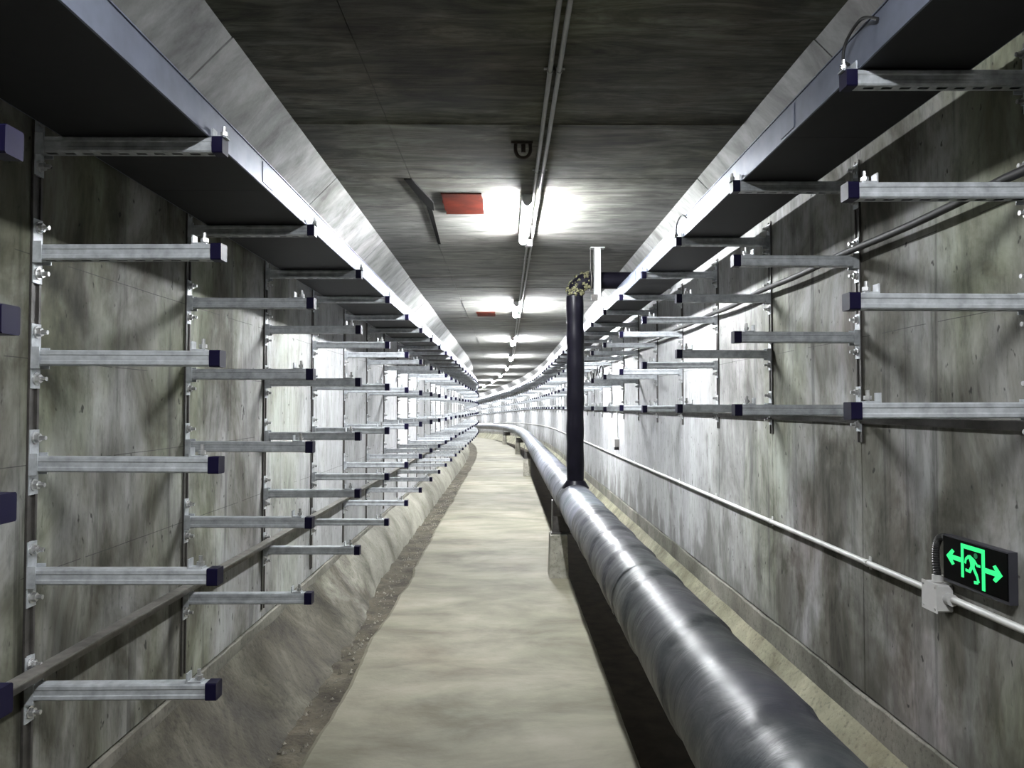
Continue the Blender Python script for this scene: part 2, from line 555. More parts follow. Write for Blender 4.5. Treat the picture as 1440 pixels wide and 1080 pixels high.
# haunches
for side in ('left', 'right'):
    if side == 'left':
        a, c, sg = (XCL, HC), (XL, HWL), 1
    else:
        a, c, sg = (XCR, HC), (XR, HWR), -1
    b = MB()
    o_ = (-sg * 0.006, 0.006)
    prof = [(a[0] + o_[0], a[1] + o_[1]), (c[0] + o_[0], c[1] + o_[1]), (c[0] - sg * 0.25, c[1] + 0.02), (a[0] - sg * 0.02, a[1] + 0.25)]
    b.sweep(prof if sg > 0 else prof, stations(S_BACK, S_END, 23, 1.0, 17))
    h = structure(b.build('trim_1' if sg > 0 else 'trim_2', M['joint']))
    h['label'] = 'sloping concrete haunch between ceiling and %s wall' % side
    L = math.hypot(a[0] - c[0], a[1] - c[1])
    pb = MB()
    y0, y1 = -0.855, 0.855
    pts = [(a[0] - sg * 0.003, a[1] + 0.001), (c[0], c[1] - 0.001), (c[0] - sg * 0.015, c[1] + 0.02), (a[0] - sg * 0.02, a[1] + 0.02)]
    pb.prism([Vector((p[0], y0, p[1])) for p in pts], (0, y1 - y0, 0))
    me = pb.mesh('haunch_panel', M['haunch'])
    for j in CJ:
        link('haunch_panel', me, h, frame(0, j + 0.86, random.uniform(-0.002, 0.002)))

# walkway slab with a ragged left edge
b = MB()
ss = stations(S_BACK, S_END, 0.06, 0.5, 20)
vs_, fs = [], []
for s in ss:
    e = -0.85 + 0.030 * noise.noise(Vector((s * 1.1, 0, 5))) + 0.012 * noise.noise(Vector((s * 6.0, 2, 5)))
    if 6.2 < s < 7.2:
        e += 0.03 * math.sin((s - 6.2) * math.pi)
    e2 = 0.565 + 0.004 * noise.noise(Vector((s * 4.0, 8, 5)))
    for (px, ph) in ((e - 0.03, -1.60), (e - 0.012, -1.512), (e + 0.01, -1.50), (e2 - 0.008, -1.50), (e2, -1.507), (e2, -1.66)):
        vs_.append(P(px, s, ph))
for i in range(len(ss) - 1):
    for k in range(5):
        fs.append((i * 6 + k, i * 6 + k + 1, (i + 1) * 6 + k + 1, (i + 1) * 6 + k))
b.add(vs_, fs)
floor = structure(b.build('floor', M['path']))

# gutter dirt on the left, silt with the pipe's shadow in its colour, mortar fillets
def strip(name, prof_fn, ss, k, mat, parent=None, smooth=True):
    b = MB()
    vs_, fs = [], []
    for s in ss:
        vs_ += [P(px, s, ph) for px, ph in prof_fn(s)]
    for i in range(len(ss) - 1):
        for j in range(k - 1):
            fs.append((i * k + j, i * k + j + 1, (i + 1) * k + j + 1, (i + 1) * k + j))
    b.add(vs_, fs, 0, smooth)
    return b.build(name, mat, parent)


def gut(s):
    out = []
    for j in range(8):
        t = j / 7
        x = -1.16 + 0.33 * t
        h = -1.535 + 0.022 * noise.noise(Vector((s * 5, x * 9, 1))) + 0.012 * noise.noise(Vector((s * 17, x * 25, 4))) + 0.015 * abs(t - 0.5)
        out.append((x, h))
    return out


def fil_left(s):
    near = 1 - min(1, max(0, (s - 5.6) / 1.0))          # a broad smear of mortar close by, a clean bench further on
    foot = -1.10 + 0.10 * near + 0.02 * noise.noise(Vector((s * 1.6, 4, 4)))
    top = -1.175 - 0.02 * near + 0.03 * noise.noise(Vector((s * 1.3, 9, 2)))
    out = []
    for j in range(7):
        t = j / 6
        bulge = 0.035 * (1 - near) * math.sin(math.pi * t)
        x = (XL + 0.012) + (foot - XL - 0.012) * t + bulge * 0.8
        h = top + (-1.545 - top) * (t if near < 0.5 else t ** 0.8) + bulge * 0.8
        h += 0.012 * noise.noise(Vector((s * 4, t * 4, 3)))
        out.append((x, h))
    return out


def fil_right(s):
    out = []
    for j in range(6):
        t = j / 5
        out.append((XR - 0.012 - 0.30 * t, -1.265 - 0.33 * t ** 0.85 + 0.012 * noise.noise(Vector((s * 3, t * 5, 8))) * (1 if 0 < j else 0.5)))
    return out[::-1]


fs_ = stations(S_BACK, S_END, 0.07, 0.5, 20)
structure(strip('floor_gutter', gut, fs_, 8, M['dirt']))
structure(strip('trim_3', fil_left, fs_, 7, M['fillet']))['label'] = 'sloping mortar fillet along foot of left wall'
structure(strip('trim_4', fil_right, stations(S_BACK, S_END, 0.1, 0.5, 20), 6, M['fillet_r']))['label'] = 'sloping mortar fillet along foot of right wall'
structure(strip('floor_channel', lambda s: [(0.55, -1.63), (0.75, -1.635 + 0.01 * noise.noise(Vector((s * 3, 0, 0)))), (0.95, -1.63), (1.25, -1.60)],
                stations(S_BACK, S_END, 0.2, 1.0, 20), 4, M['silt_shade']))

# ------------------------------------------------------------------ racks
def arm_mesh(length, detail):
    w = 0.0215
    b = MB()
    x0, x1 = 0.010, length - 0.020
    if not detail:
        b.bevel_box(x0, x1, -w, w, -w, w, 0.004)
        return b.mesh('arm', M['galv'])
    # rolled channel: side faces with a shallow groove, underside with slots
    g, r = 0.0022, 0.004
    side = [(-w, -w + r), (-w, -0.009), (-w + g, -0.006), (-w + g, 0.006), (-w, 0.009), (-w, w - r), (-w + r, w), (w - r, w), (w, w - r), (w, 0.009),
            (w - g, 0.006), (w - g, -0.006), (w, -0.009), (w, -w + r), (w - r, -w), (0.0065, -w)]
    other = [(-0.0065, -w), (-w + r, -w)]
    open_prof = side + other                  # the strip between 0.0065 and -0.0065 is the slotted one
    n = len(open_prof)
    ends = [x0, x1]
    vs_ = [Vector((x, y, z)) for x in ends for y, z in open_prof]
    fs = []
    for k in range(n):
        k2 = (k + 1) % n
        if k == n - 3:
            continue
        fs.append((k, k2, n + k2, n + k))
    b.add(vs_, fs)
    x = x0
    sl = 0.028
    gap = 0.022
    while x < x1:
        e = min(x + gap, x1)
        b.add([(x, -0.0065, -w), (e, -0.0065, -w), (e, 0.0065, -w), (x, 0.0065, -w)], [(0, 3, 2, 1)])
        x = e + sl
    b.add([(x0, y, z) for y, z in open_prof], [tuple(range(n))])
    return b.mesh('arm', M['galv'])


def cyl(b, p, d, r, n=8, mat=0):
    p, d = Vector(p), Vector(d)
    b.tube([p, p + d], r, n, mat, smooth=False)


def part_meshes(L):
    out = {}
    out['arm'] = arm_mesh(L, True)
    c = MB()
    w = 0.0235
    c.bevel_box(L - 0.030, L, -w, w, -w, w, 0.003)
    out['end_cap'] = c.mesh('end_cap', M['cap'])
    c = MB()                                   # small angle clip and a standing bolt near the tip
    c.box(L - 0.085, L - 0.045, -0.016, 0.016, 0.0216, 0.026)
    c.box(L - 0.085, L - 0.081, -0.016, 0.016, 0.026, 0.048)
    out['clip'] = c.mesh('clip', M['galv'])
    c = MB()
    cyl(c, (L - 0.055, 0, 0.026), (0, 0, 0.030), 0.0055)
    cyl(c, (L - 0.055, 0, 0.030), (0, 0, 0.010), 0.0105, 6)
    out['clip_bolt'] = c.mesh('clip_bolt', M['bolt'])
    c = MB()
    c.box(0.003, 0.0105, -0.021, 0.021, -0.085, 0.095)
    c.box(0.0105, 0.034, -0.0255, -0.0217, -0.03, 0.03)
    c.box(0.0105, 0.034, 0.0217, 0.0255, -0.03, 0.03)
    out['base_plate'] = c.mesh('base_plate', M['galv'])
    c = MB()
    cyl(c, (0.0105, 0, 0), (0.004, 0, 0), 0.017, 10)
    cyl(c, (0.0145, 0, 0), (0.011, 0, 0), 0.0125, 6)
    cyl(c, (0.0255, 0, 0), (0.016, 0, 0), 0.0065, 8)
    out['bolt'] = c.mesh('bolt', M['bolt'])
    # distant version: arm, cap and clip are told apart only by colour
    c = MB()
    c.bevel_box(0.005, L - 0.028, -0.0215, 0.0215, -0.0215, 0.0215, 0.004)
    c.box(L - 0.03, L, -w, w, -w, w, 1)
    c.box(L - 0.07, L - 0.05, -0.008, 0.008, 0.02, 0.05, 2)
    c.box(0.003, 0.010, -0.02, 0.02, -0.085, 0.095)
    c.box(0.010, 0.035, -0.01, 0.01, 0.06, 0.075, 2)
    c.box(0.010, 0.035, -0.01, 0.01, -0.065, -0.05, 2)
    out['far_arm'] = c.mesh('arm', [M['galv'], M['cap'], M['bolt']])
    return out


def post_mesh(h0, h1):
    b = MB()
    b.box(0.0005, 0.003, -0.02, 0.02, 0, h1 - h0)
    b.box(0.003, 0.008, -0.022, -0.013, 0, h1 - h0)
    b.box(0.003, 0.008, 0.013, 0.022, 0, h1 - h0)
    return b.mesh('post', M['dsteel'])


LEFT_ROWS = [0.733, 0.428, 0.138, -0.158, -0.467, -0.776]
RIGHT_ROWS = [0.890, 0.587, 0.285, -0.010]


def racks(side):
    x = XL if side == 'left' else XR
    turn = 0.0 if side == 'left' else math.pi
    rows = LEFT_ROWS if side == 'left' else RIGHT_ROWS
    base, top = (-1.09, 0.82) if side == 'left' else (-0.14, 1.0)
    L = 0.53 if side == 'left' else 0.515
    pm = part_meshes(L)
    post = post_mesh(base, top)
    s0 = RACK_L0 - PITCH if side == 'left' else RACK_R0
    count = 58
    for i in range(count):
        s = s0 + PITCH * i + (0.11 if side == 'left' and i == 0 else 0.0)
        r = empty('cable_rack', frame(x, s, base, turn))
        n_ = len(rows)
        words = 'six' if n_ == 6 else 'four'
        if i < 12:
            where = 'nearest to the camera' if i == 0 else '%s from the camera' % ORD[i]
            if side == 'left' and i == 0:
                lab = 'galvanised cable rack on left wall, only its arm tips showing at picture edge'
            else:
                lab = 'galvanised %s-arm cable rack on %s wall, %s' % (words, side, where)
            tag(r, lab, 'cable rack', 'cable racks along the %s wall' % side)
        else:
            tag(r, 'far galvanised %s-arm cable rack on %s wall, past its twelfth rack' % (words, side), 'cable rack', 'distant cable racks on the %s wall' % side)
        link('post', post, r)
        for k, h in enumerate(rows):
            jz = random.uniform(-0.004, 0.004)
            tilt = random.uniform(-0.006, 0.006)
            Mx = Matrix.Translation((0, 0, h - base + jz)) @ Matrix.Rotation(tilt, 4, 'Y')
            if i < 12:
                a = link('arm', pm['arm'], r, Mx)
                link('end_cap', pm['end_cap'], a)['label'] = 'dark navy plastic end cap'
                link('base_plate', pm['base_plate'], a)
                link('bolt', pm['bolt'], a, Matrix.Translation((0, 0, 0.072)) @ Matrix.Rotation(random.random(), 4, 'X'))
                link('bolt', pm['bolt'], a, Matrix.Translation((0, 0, -0.058)) @ Matrix.Rotation(random.random(), 4, 'X'))
                out_ = Matrix.Translation((0.052 if k == 0 else 0.0, 0, 0))      # on the top arms the clip grips the tray's edge
                link('clip', pm['clip'], a, out_)
                link('clip_bolt', pm['clip_bolt'], a, out_)
            else:
                link('arm', pm['far_arm'], r, Mx)


racks('left')
racks('right')

# ------------------------------------------------------------------ cable trays on the top arms
def cable_tray(side):
    if side == 'left':
        xo, xi, h0, h1 = -1.24, -0.83, 0.757, 0.848
    else:
        xo, xi, h0, h1 = 1.26, 0.955, 0.914, 1.015
    sg = 1 if xi > xo else -1
    t = empty('cable_tray', Matrix.Translation(P((xo + xi) / 2, S_BACK, h0)))
    tag(t, 'long enclosed steel cable tray on the top arms of the %s racks' % side, 'cable tray', 'cable trays')
    inv = t.matrix_world.inverted()
    step = PITCH * 3
    s = (RACK_L0 if side == 'left' else RACK_R0) + PITCH * 0.5
    while s > S_BACK + step:
        s -= step
    th = 0.003
    while s < 62:
        e = s + step - 0.002
        ss = [s, e] if e < 17 else [s + (e - s) * k / 3 for k in range(4)]
        b = MB()
        b.sweep([(xi, h0), (xi, h1), (xi - sg * th, h1), (xi - sg * th, h0)], ss)
        b.sweep([(xo, h0), (xo, h1), (xo + sg * th, h1), (xo + sg * th, h0)], ss)
        b.sweep([(xi + sg * 0.004, h0 - 0.001), (xi + sg * 0.004, h0 + 0.005), (xi, h0 + 0.005), (xi, h0 - 0.001)], ss)
        o = b.build('side_rail', M['tray'], t)
        o.matrix_parent_inverse = inv
        b = MB()
        b.sweep([(xi - sg * th, h0), (xi - sg * th, h0 + 0.003), (xo + sg * th, h0 + 0.003), (xo + sg * th, h0)], ss)
        o = b.build('bottom_sheet', M['tray_shade'], t)
        o.matrix_parent_inverse = inv
        b = MB()
        b.sweep([(xi + sg * 0.004, h1 + 0.0005), (xi + sg * 0.004, h1 + 0.004), (xo - sg * 0.004, h1 + 0.004), (xo - sg * 0.004, h1 + 0.0005)], ss)
        o = b.build('lid', M['tray'], t)
        o.matrix_parent_inverse = inv
        if s < 20:
            b = MB()
            b.sweep([(xi + sg * 0.0005, h0 + 0.012), (xi + sg * 0.0005, h1 - 0.008), (xi + sg * 0.003, h1 - 0.008), (xi + sg * 0.003, h0 + 0.012)], [e - 0.06, e + 0.06])
            o = b.build('splice_plate', M['tray'], t)
            o.matrix_parent_inverse = inv
        s += step
    return t


cable_tray('left')
cable_tray('right')

# bonding jumper loops and clips at tray splices on the right tray
def free_tube(name, pts, r, mat, n=10):
    b = MB()
    b.tube(pts, r, n)
    return b.build(name, mat)


def smooth_path(pts, k=6):
    # Catmull-Rom
    pts = [Vector(p) for p in pts]
    q = [pts[0]] + pts + [pts[-1]]
    out = []
    for i in range(1, len(q) - 2):
        for j in range(k):
            t = j / k
            a, b_, c, d = q[i - 1], q[i], q[i + 1], q[i + 2]
            out.append(0.5 * ((2 * b_) + (-a + c) * t + (2 * a - 5 * b_ + 4 * c - d) * t * t + (-a + 3 * b_ - 3 * c + d) * t ** 3))
    out.append(pts[-1])
    return out


for k, (s, lab) in enumerate(((2.02, 'thin black earthing lead looping beside the tray at the nearest right rack'),
                              (4.08, 'thin black earthing lead looping beside the tray at the third right rack'))):
    pts = smooth_path([P(0.948, s - 0.10, 0.99), P(0.935, s - 0.04, 1.02), P(0.928, s + 0.03, 1.0), P(0.925, s + 0.05, 0.955), P(0.927, s + 0.02, 0.925)])
    tag(free_tube('earthing_lead', pts, 0.0045, M['cable'], 6), lab, 'cable', 'earthing leads on the right tray')

# ------------------------------------------------------------------ long steel angles resting on arms
b = MB()
xw = XL + 0.034
ss = stations(S_BACK, 61, 22, 1.0, 17)
h = -0.776 + 0.024
b.sweep([(xw, h), (xw, h + 0.045), (xw + 0.045, h + 0.045), (xw + 0.045, h + 0.040), (xw + 0.005, h + 0.040), (xw + 0.005, h)], ss)
tag(b.build('steel_angle', M['angle']), 'long dull steel angle lying on the lowest arms of the left racks', 'steel angle')
b = MB()
xw = XR - 0.036
h = -0.010 - 0.024
b.sweep([(xw, h), (xw, h - 0.004), (xw + 0.024, h - 0.004), (xw + 0.024, h - 0.030), (xw + 0.028, h - 0.030), (xw + 0.028, h)], ss)
tag(b.build('steel_angle', M['dsteel']), 'long dark steel strip under the lowest arms of the right racks', 'steel angle')

# ------------------------------------------------------------------ ceiling conduits, lamps, plates, ring
def conduit(name, x, h, r, mat, s0, s1, lab, clips, clip_mat, n=10, up=False):
    t = empty(name, Matrix.Translation(P(x, s0, h)))
    tag(t, lab, 'conduit')
    inv = t.matrix_world.inverted()
    prof = [(x + r * math.cos(2 * math.pi * k / n), h + r * math.sin(2 * math.pi * k / n)) for k in range(n)]
    b = MB()
    b.sweep(prof, stations(s0, s1, 22, 1.0, 17), smooth=True)
    o = b.build('pipe', mat, t)
    o.matrix_parent_inverse = inv
    for s in clips:
        b = MB()
        q = r + 0.0025
        prof2 = [(x + q * math.cos(2 * math.pi * k / n), h + q * math.sin(2 * math.pi * k / n)) for k in range(n)]
        b.sweep(prof2, [s, s + 0.016])
        if up:
            b.sweep([(x - r - 0.014, h + r - 0.002), (x + r + 0.014, h + r - 0.002), (x + r + 0.014, h + r + 0.002), (x - r - 0.014, h + r + 0.002)], [s, s + 0.016])
        else:
            b.sweep([(x + r - 0.002, h - r - 0.014), (x + r + 0.002, h - r - 0.014), (x + r + 0.002, h + r + 0.014), (x + r - 0.002, h + r + 0.014)], [s, s + 0.016])
        o = b.build('saddle_clip', clip_mat, t)
        o.matrix_parent_inverse = inv
    return t


conduit('ceiling_conduit', 0.176, HC - 0.016, 0.010, M['gconduit'], S_BACK, 68, 'left one of two thin grey conduits running along the ceiling',
        [0.4 + 1.3 * k for k in range(14)], M['gconduit'], 8, True)
conduit('ceiling_conduit', 0.212, HC - 0.016, 0.010, M['gconduit'], S_BACK, 68, 'right one of two thin grey conduits running along the ceiling',
        [0.4 + 1.3 * k for k in range(14)], M['gconduit'], 8, True)
conduit('wall_conduit', XR - 0.016, -0.607, 0.0115, M['conduit'], S_BACK, 68, 'pale plastic conduit running along the lower right wall',
        [1.9 + 1.1 * k for k in range(14)], M['conduit'], 10)


def lamp_meshes():
    out = {}
    L = 0.60
    b = MB()
    for y in (-0.40, 0.40):
        b.box(-0.02, 0.02, y - 0.02, y + 0.02, 0, 0.029)
    b.prism([Vector((-0.034, -L, 0)), Vector((0.034, -L, 0)), Vector((0.030, -L, -0.022)), Vector((-0.030, -L, -0.022))][::-1], (0, 2 * L, 0))
    out['housing'] = b.mesh('housing', M['lamp_body'])
    b = MB()
    n = 10
    poly = [Vector((0.030 * math.cos(math.pi * k / n), -L + 0.035, -0.023 - 0.040 * math.sin(math.pi * k / n))) for k in range(n + 1)]
    b.prism(poly, (0, 2 * L - 0.07, 0), smooth=True)
    out['diffuser'] = b.mesh('diffuser', M['glow'])
    out['strong_diffuser'] = b.mesh('diffuser', M['glow_strong'])
    out['weak_diffuser'] = b.mesh('diffuser', M['glow_weak'])
    b = MB()
    poly = [Vector((0.033 * math.cos(math.pi * k / n), 0, -0.022 - 0.044 * math.sin(math.pi * k / n))) for k in range(n + 1)]
    b.prism(poly, (0, 0.034, 0))
    out['end_cap'] = b.mesh('end_cap', M['lamp_body'])
    b = MB()
    b.bevel_box(-0.028, 0.028, -0.035, 0.035, -0.05, 0, 0.006)
    b.tube([(0, -0.035, -0.02), (0, -0.06, -0.02)], 0.012, 8)
    out['junction_box'] = b.mesh('junction_box', M['lamp_body'])
    return out


lm = lamp_meshes()
LAMPS = [-4.2, 0.6, 5.32, 10.15, 15.15] + [20.2 + 5.0 * k for k in range(10)]
for i, s in enumerate(LAMPS):
    t = empty('tube_lamp', frame(0.135, s, HC - 0.030))
    vis = i - 2
    if vis < 0:
        lab = 'white ceiling tube lamp overhead of the camera' if vis == -1 else 'white ceiling tube lamp behind the camera'
    elif vis < 4:
        lab = ['glowing white tube lamp on ceiling beside the larger red plate', 'glowing white tube lamp on ceiling, second from the camera',
               'glowing white tube lamp on ceiling, third from the camera', 'glowing white tube lamp on ceiling, fourth from the camera'][vis]
    else:
        lab = 'distant glowing tube lamp on ceiling, beyond the fourth one'
    tag(t, lab, 'lamp', 'ceiling tube lamps' if vis < 4 else 'distant ceiling tube lamps')
    link('housing', lm['housing'], t)
    link('diffuser', lm['strong_diffuser' if vis >= 1 else 'diffuser' if vis == 0 else 'weak_diffuser'], t)['label'] = 'glowing white diffuser'
    link('end_cap', lm['end_cap'], t, Matrix.Translation((0, -0.60, 0)))
    link('end_cap', lm['end_cap'], t, Matrix.Translation((0, 0.566, 0)))
    link('junction_box', lm['junction_box'], t, Matrix.Translation((0.045, 0.70, 0)))

for i, (s, lab) in enumerate(((4.80, 'red painted steel plate set in ceiling, the larger and nearer one'),
                              (10.8, 'red painted steel plate set in ceiling near the second lamp'))):
    b = MB()
    x0, x1, L = -0.415, -0.145, 0.50
    outl = [(x0, 0)]
    k = 8
    left = [(x0 + (0.012 * random.random()), L * j / k) for j in range(k + 1)]
    right = [(x1 - (0.008 * random.random()), L * (k - j) / k) for j in range(k + 1)]
    poly = [P(px, s + py, HC - 0.008) for px, py in left + right]
    b.prism(poly, (0, 0, 0.010))
    tag(b.build('embedded_plate', M['red']), lab, 'plate', 'red ceiling plates')

# lifting ring cast in the ceiling
t = empty('lifting_ring', Matrix.Translation(P(0.088, 3.87, HC)))
tag(t, 'rusty U-shaped lifting ring hanging from the ceiling', 'ring')
b = MB()
pts = [Vector((-0.036, 0, 0.0)), Vector((-0.038, -0.005, -0.03)), Vector((-0.036, -0.01, -0.055)), Vector((-0.022, -0.012, -0.078)), Vector((0, -0.013, -0.085)),
       Vector((0.022, -0.012, -0.078)), Vector((0.036, -0.01, -0.055)), Vector((0.038, -0.005, -0.03)), Vector((0.036, 0, 0.0))]
b.tube(smooth_path(pts, 3), 0.009, 8)
b.build('loop', M['rust'], t)
b = MB()
b.box(-0.06, 0.05, -0.014, 0.02, -0.010, 0.0)
b.tube([(0.002, 0.01, 0.0), (0.002, 0.01, -0.05)], 0.012, 8)
b.build('stub', M['rust'], t)

# ------------------------------------------------------------------ main pipe
PX, PH, PR = 0.593, -0.80, 0.148
pipe = empty('wrapped_pipe', Matrix.Translation(P(PX, S_BACK, PH)))
tag(pipe, 'thick dark film-wrapped pipe running along the walkway on low supports', 'pipe')
inv = pipe.matrix_world.inverted()


def pipe_piece(name, s0, s1, r0, mat, step, n=40, helix=0.0, pitch=0.62):
    b = MB()
    ss = stations(s0, s1, step, 0.5, 16)
    vs_, fs = [], []
    for s in ss:
        for k in range(n):
            a = 2 * math.pi * k / n
            ph = (s / pitch + k / n + 0.25 * noise.noise(Vector((s * 0.5, 0, 0)))) % 1.0
            r = r0 + helix * (1 - ph)
            r += 0.0016 * noise.noise(Vector((s * 7, math.cos(a) * 2, math.sin(a) * 2)))
            vs_.append(P(PX + r * math.cos(a), s, PH + r * math.sin(a)))
    for i in range(len(ss) - 1):
        for k in range(n):
            k2 = (k + 1) % n
            fs.append((i * n + k, i * n + k2, (i + 1) * n + k2, (i + 1) * n + k))
    b.add(vs_, fs, 0, True)
    o = b.build(name, mat, pipe)
    o.matrix_parent_inverse = inv
    return o


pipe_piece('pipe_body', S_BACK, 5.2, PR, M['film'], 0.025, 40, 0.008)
pipe_piece('pipe_body', 5.2, 68, PR, M['film_lit'], 0.03, 40, 0.008)['label'] = 'wrapped stretch of pipe with lamplight put into its paler grey'
for s, w_ in ((6.36, 0.34), (3.2, 0.05), (9.2, 0.05), (10.7, 0.06), (12.9, 0.05), (16.2, 0.06), (20.4, 0.06)):
    pipe_piece('wrap_band', s, s + w_, PR + 0.0075, M['film_lit'] if w_ < 0.1 and s > 5 else M['film'], 0.05, 32)

# branch: riser, elbow and run to the wall
SB = 6.53
HB = 1.085
RB = 0.074
br = empty('branch_pipe', Matrix.Translation(P(PX, SB, PH + PR)))
tag(br, 'black insulated riser pipe standing on the wrapped pipe and elbowing to the right wall', 'pipe')
inv = br.matrix_world.inverted()


def bpart(name, b, mat):
    o = b.build(name, mat, br)
    o.matrix_parent_inverse = inv
    return o


b = MB()
pts, rr = [], []
h = PH + PR - 0.02
while h < HB - 0.13:
    pts.append(P(PX + 0.002 * math.sin(h * 5), SB, h))
    rr.append(RB + 0.0022 * math.sin(h * 24) + 0.0015 * noise.noise(Vector((h * 9, 0, 0))))
    h += 0.03
b.tube(pts, rr, 24)
bpart('riser', b, M['foam'])
b = MB()
pts = []
cx, ch, R_ = PX + 0.13, HB - 0.13, 0.13
for k in range(9):
    a = math.pi - (math.pi / 2) * k / 8
    pts.append(P(cx + R_ * math.cos(a), SB, ch + R_ * math.sin(a)))
b.tube(pts, [RB * (0.96 + 0.05 * (k % 2)) for k in range(9)], 20)
bpart('elbow', b, M['foam'])
b = MB()
b.tube([P(cx, SB, HB), P(XR - 0.02, SB, HB)], RB * 0.98, 20)
bpart('horizontal_run', b, M['foam'])
# torn insulation flakes over the elbow
b = MB()
for k in range(70):
    a = math.pi - (math.pi / 2) * random.uniform(0.0, 0.95)
    f = random.uniform(-2.6, 0.4)
    c = P(cx + R_ * math.cos(a), SB, ch + R_ * math.sin(a))
    nrm = Vector((math.cos(a) * math.cos(f), math.sin(f), math.sin(a) * math.cos(f))).normalized()
    p = c + nrm * (RB * 0.99)
    t1 = nrm.orthogonal().normalized()
    t2 = nrm.cross(t1)
    w_ = random.uniform(0.006, 0.020)
    rot = random.random() * 6.28
    u = t1 * math.cos(rot) + t2 * math.sin(rot)
    v = nrm.cross(u)
    b.add([p - u * w_ - v * w_ * 0.5, p + u * w_ - v * w_ * 0.5, p + u * w_ * 0.6 + v * w_ * 0.6 + nrm * 0.006, p - u * w_ * 0.5 + v * w_ * 0.7 + nrm * 0.012, p + nrm * 0.016],
          [(0, 1, 4), (1, 2, 4), (2, 3, 4), (3, 0, 4), (0, 3, 2, 1)])
o = bpart('torn_insulation', b, M['torn'])
o['kind'] = 'stuff'
b = MB()
b.tube([P(PX, SB, PH + PR - 0.03), P(PX, SB, PH + PR + 0.006), P(PX, SB, PH + PR + 0.035)], [RB + 0.045, RB + 0.022, RB + 0.004], 24)
bpart('foot_collar', b, M['foam'])

# hanger of the branch
t = empty('pipe_hanger', Matrix.Translation(P(0.775, SB - 0.10, HC)))
tag(t, 'pale steel channel hanger dropping from ceiling to the black branch pipe', 'hanger')
b = MB()
b.box(-0.030, 0.030, -0.003, 0.0, -0.42, 0)
b.box(-0.030, -0.026, -0.003, 0.035, -0.42, 0)
b.box(0.026, 0.030, -0.003, 0.035, -0.42, 0)
b.build('channel', M['hanger'], t)
b = MB()
b.box(-0.06, 0.06, -0.02, 0.06, -0.008, 0.0)
b.build('top_plate', M['hanger'], t)
b = MB()
pts = [Vector((-0.048, 0.10 + 0.083 * math.sin(a), HB - HC + 0.083 * math.cos(a))) for a in [2 * math.pi * k / 24 for k in range(25)]]
b.tube(pts, 0.007, 8, caps=False)
b.tube([(-0.048, 0.10, HB - HC + 0.083), (-0.048, 0.10, -0.002)], 0.006, 8)
b.build('clamp_ring', M['dsteel'], t)
b = MB()
b.box(-0.055, 0.0, -0.012, 0.03, -0.45, -0.40)
b.build('foot_bracket', M['dsteel'], t)

# pedestals
for i, (s, lab) in enumerate(((6.92, 'concrete block pedestal under the wrapped pipe, nearest the riser'), (17.0, 'concrete block pedestal under the wrapped pipe, second along walkway'),
                              (25.0, 'concrete block pedestal under the wrapped pipe where the tunnel bends'), (33.0, 'farthest concrete block pedestal under the wrapped pipe'))):
    t = empty('pipe_pedestal', frame(PX, s, -1.5))
    tag(t, lab, 'pedestal', 'pipe pedestals')
    x0, x1 = (0.385 - PX, 0.556 - PX)
    b = MB()
    hb = 0.37
    tz = 0.012
    lo = [(x0, 0), (x1, 0), (x1 - tz, hb), (x0 + tz, hb)]
    b.prism([Vector((x, -0.13, z)) for x, z in lo], (0, 0.26, 0))
    b.build('block', M['pedestal'], t)
    b = MB()
    b.box(x0 + 0.02, x1 + 0.16, -0.05, 0.05, hb, hb + 0.012)
    b.box(x0 + 0.03, x0 + 0.038, -0.05, 0.05, hb + 0.012, hb + 0.30)
    b.box(x0 + 0.038, x1 + 0.16, -0.004, 0.004, hb + 0.012, hb + 0.155)
    b.box(x1 + 0.152, x1 + 0.16, -0.05, 0.05, hb + 0.012, hb + 0.20)
    b.build('saddle', M['dsteel'], t)

# ------------------------------------------------------------------ right wall fittings
# sagging black cable on the second arms
pts = []
s = S_BACK
i = 0
while s < 20:
    f = ((s - RACK_R0) / PITCH) % 1.0
    sag = 0.020 * math.sin(math.pi * f) * (0.4 + 0.9 * abs(noise.noise(Vector((math.floor((s - RACK_R0) / PITCH) * 1.7, 0, 3)))))
    pts.append(P(XR - 0.055 + 0.018 * noise.noise(Vector((s * 0.9, 5, 5))), s, 0.587 + 0.0215 + 0.0145 - sag + 0.006))
    s += PITCH / 8
tag(free_tube('cable', pts, 0.0135, M['cable'], 10), 'thick black cable lying on the second arms of the right racks', 'cable')

# loose loops of thin cable further on
pts = []
for k in range(60):
    a = k * 0.42
    pts.append(P(1.12 + 0.03 * math.sin(a * 0.37), 9.0 + k * 0.022 + 0.16 * math.cos(a), 0.41 + 0.075 * math.sin(a) + 0.02 * math.sin(a * 0.31)))
tag(free_tube('loose_cable', smooth_path(pts, 2), 0.008, M['cable'], 6), 'tangled coil of thin black cable resting among the far right arms', 'cable')

# small wall device hanging under the lowest arm
t = empty('wall_sensor', frame(XR, 9.7, -0.50))
tag(t, 'small pale device box with drop conduit low on right wall', 'sensor')
b = MB()
b.bevel_box(-0.06, -0.001, -0.04, 0.04, 0.0, 0.11, 0.01)
b.build('case', M['jbox'], t)
b = MB()
b.tube([(-0.03, 0, -0.035), (-0.03, 0, 0.002)], 0.03, 10)
b.build('lens', M['cable'], t)
b = MB()
b.tube([(-0.02, 0.015, 0.11), (-0.02, 0.015, 0.44)], 0.008, 8)
b.tube([(-0.02, -0.015, 0.11), (-0.02, -0.015, 0.44)], 0.006, 8)
b.build('drop_conduit', M['conduit'], t)

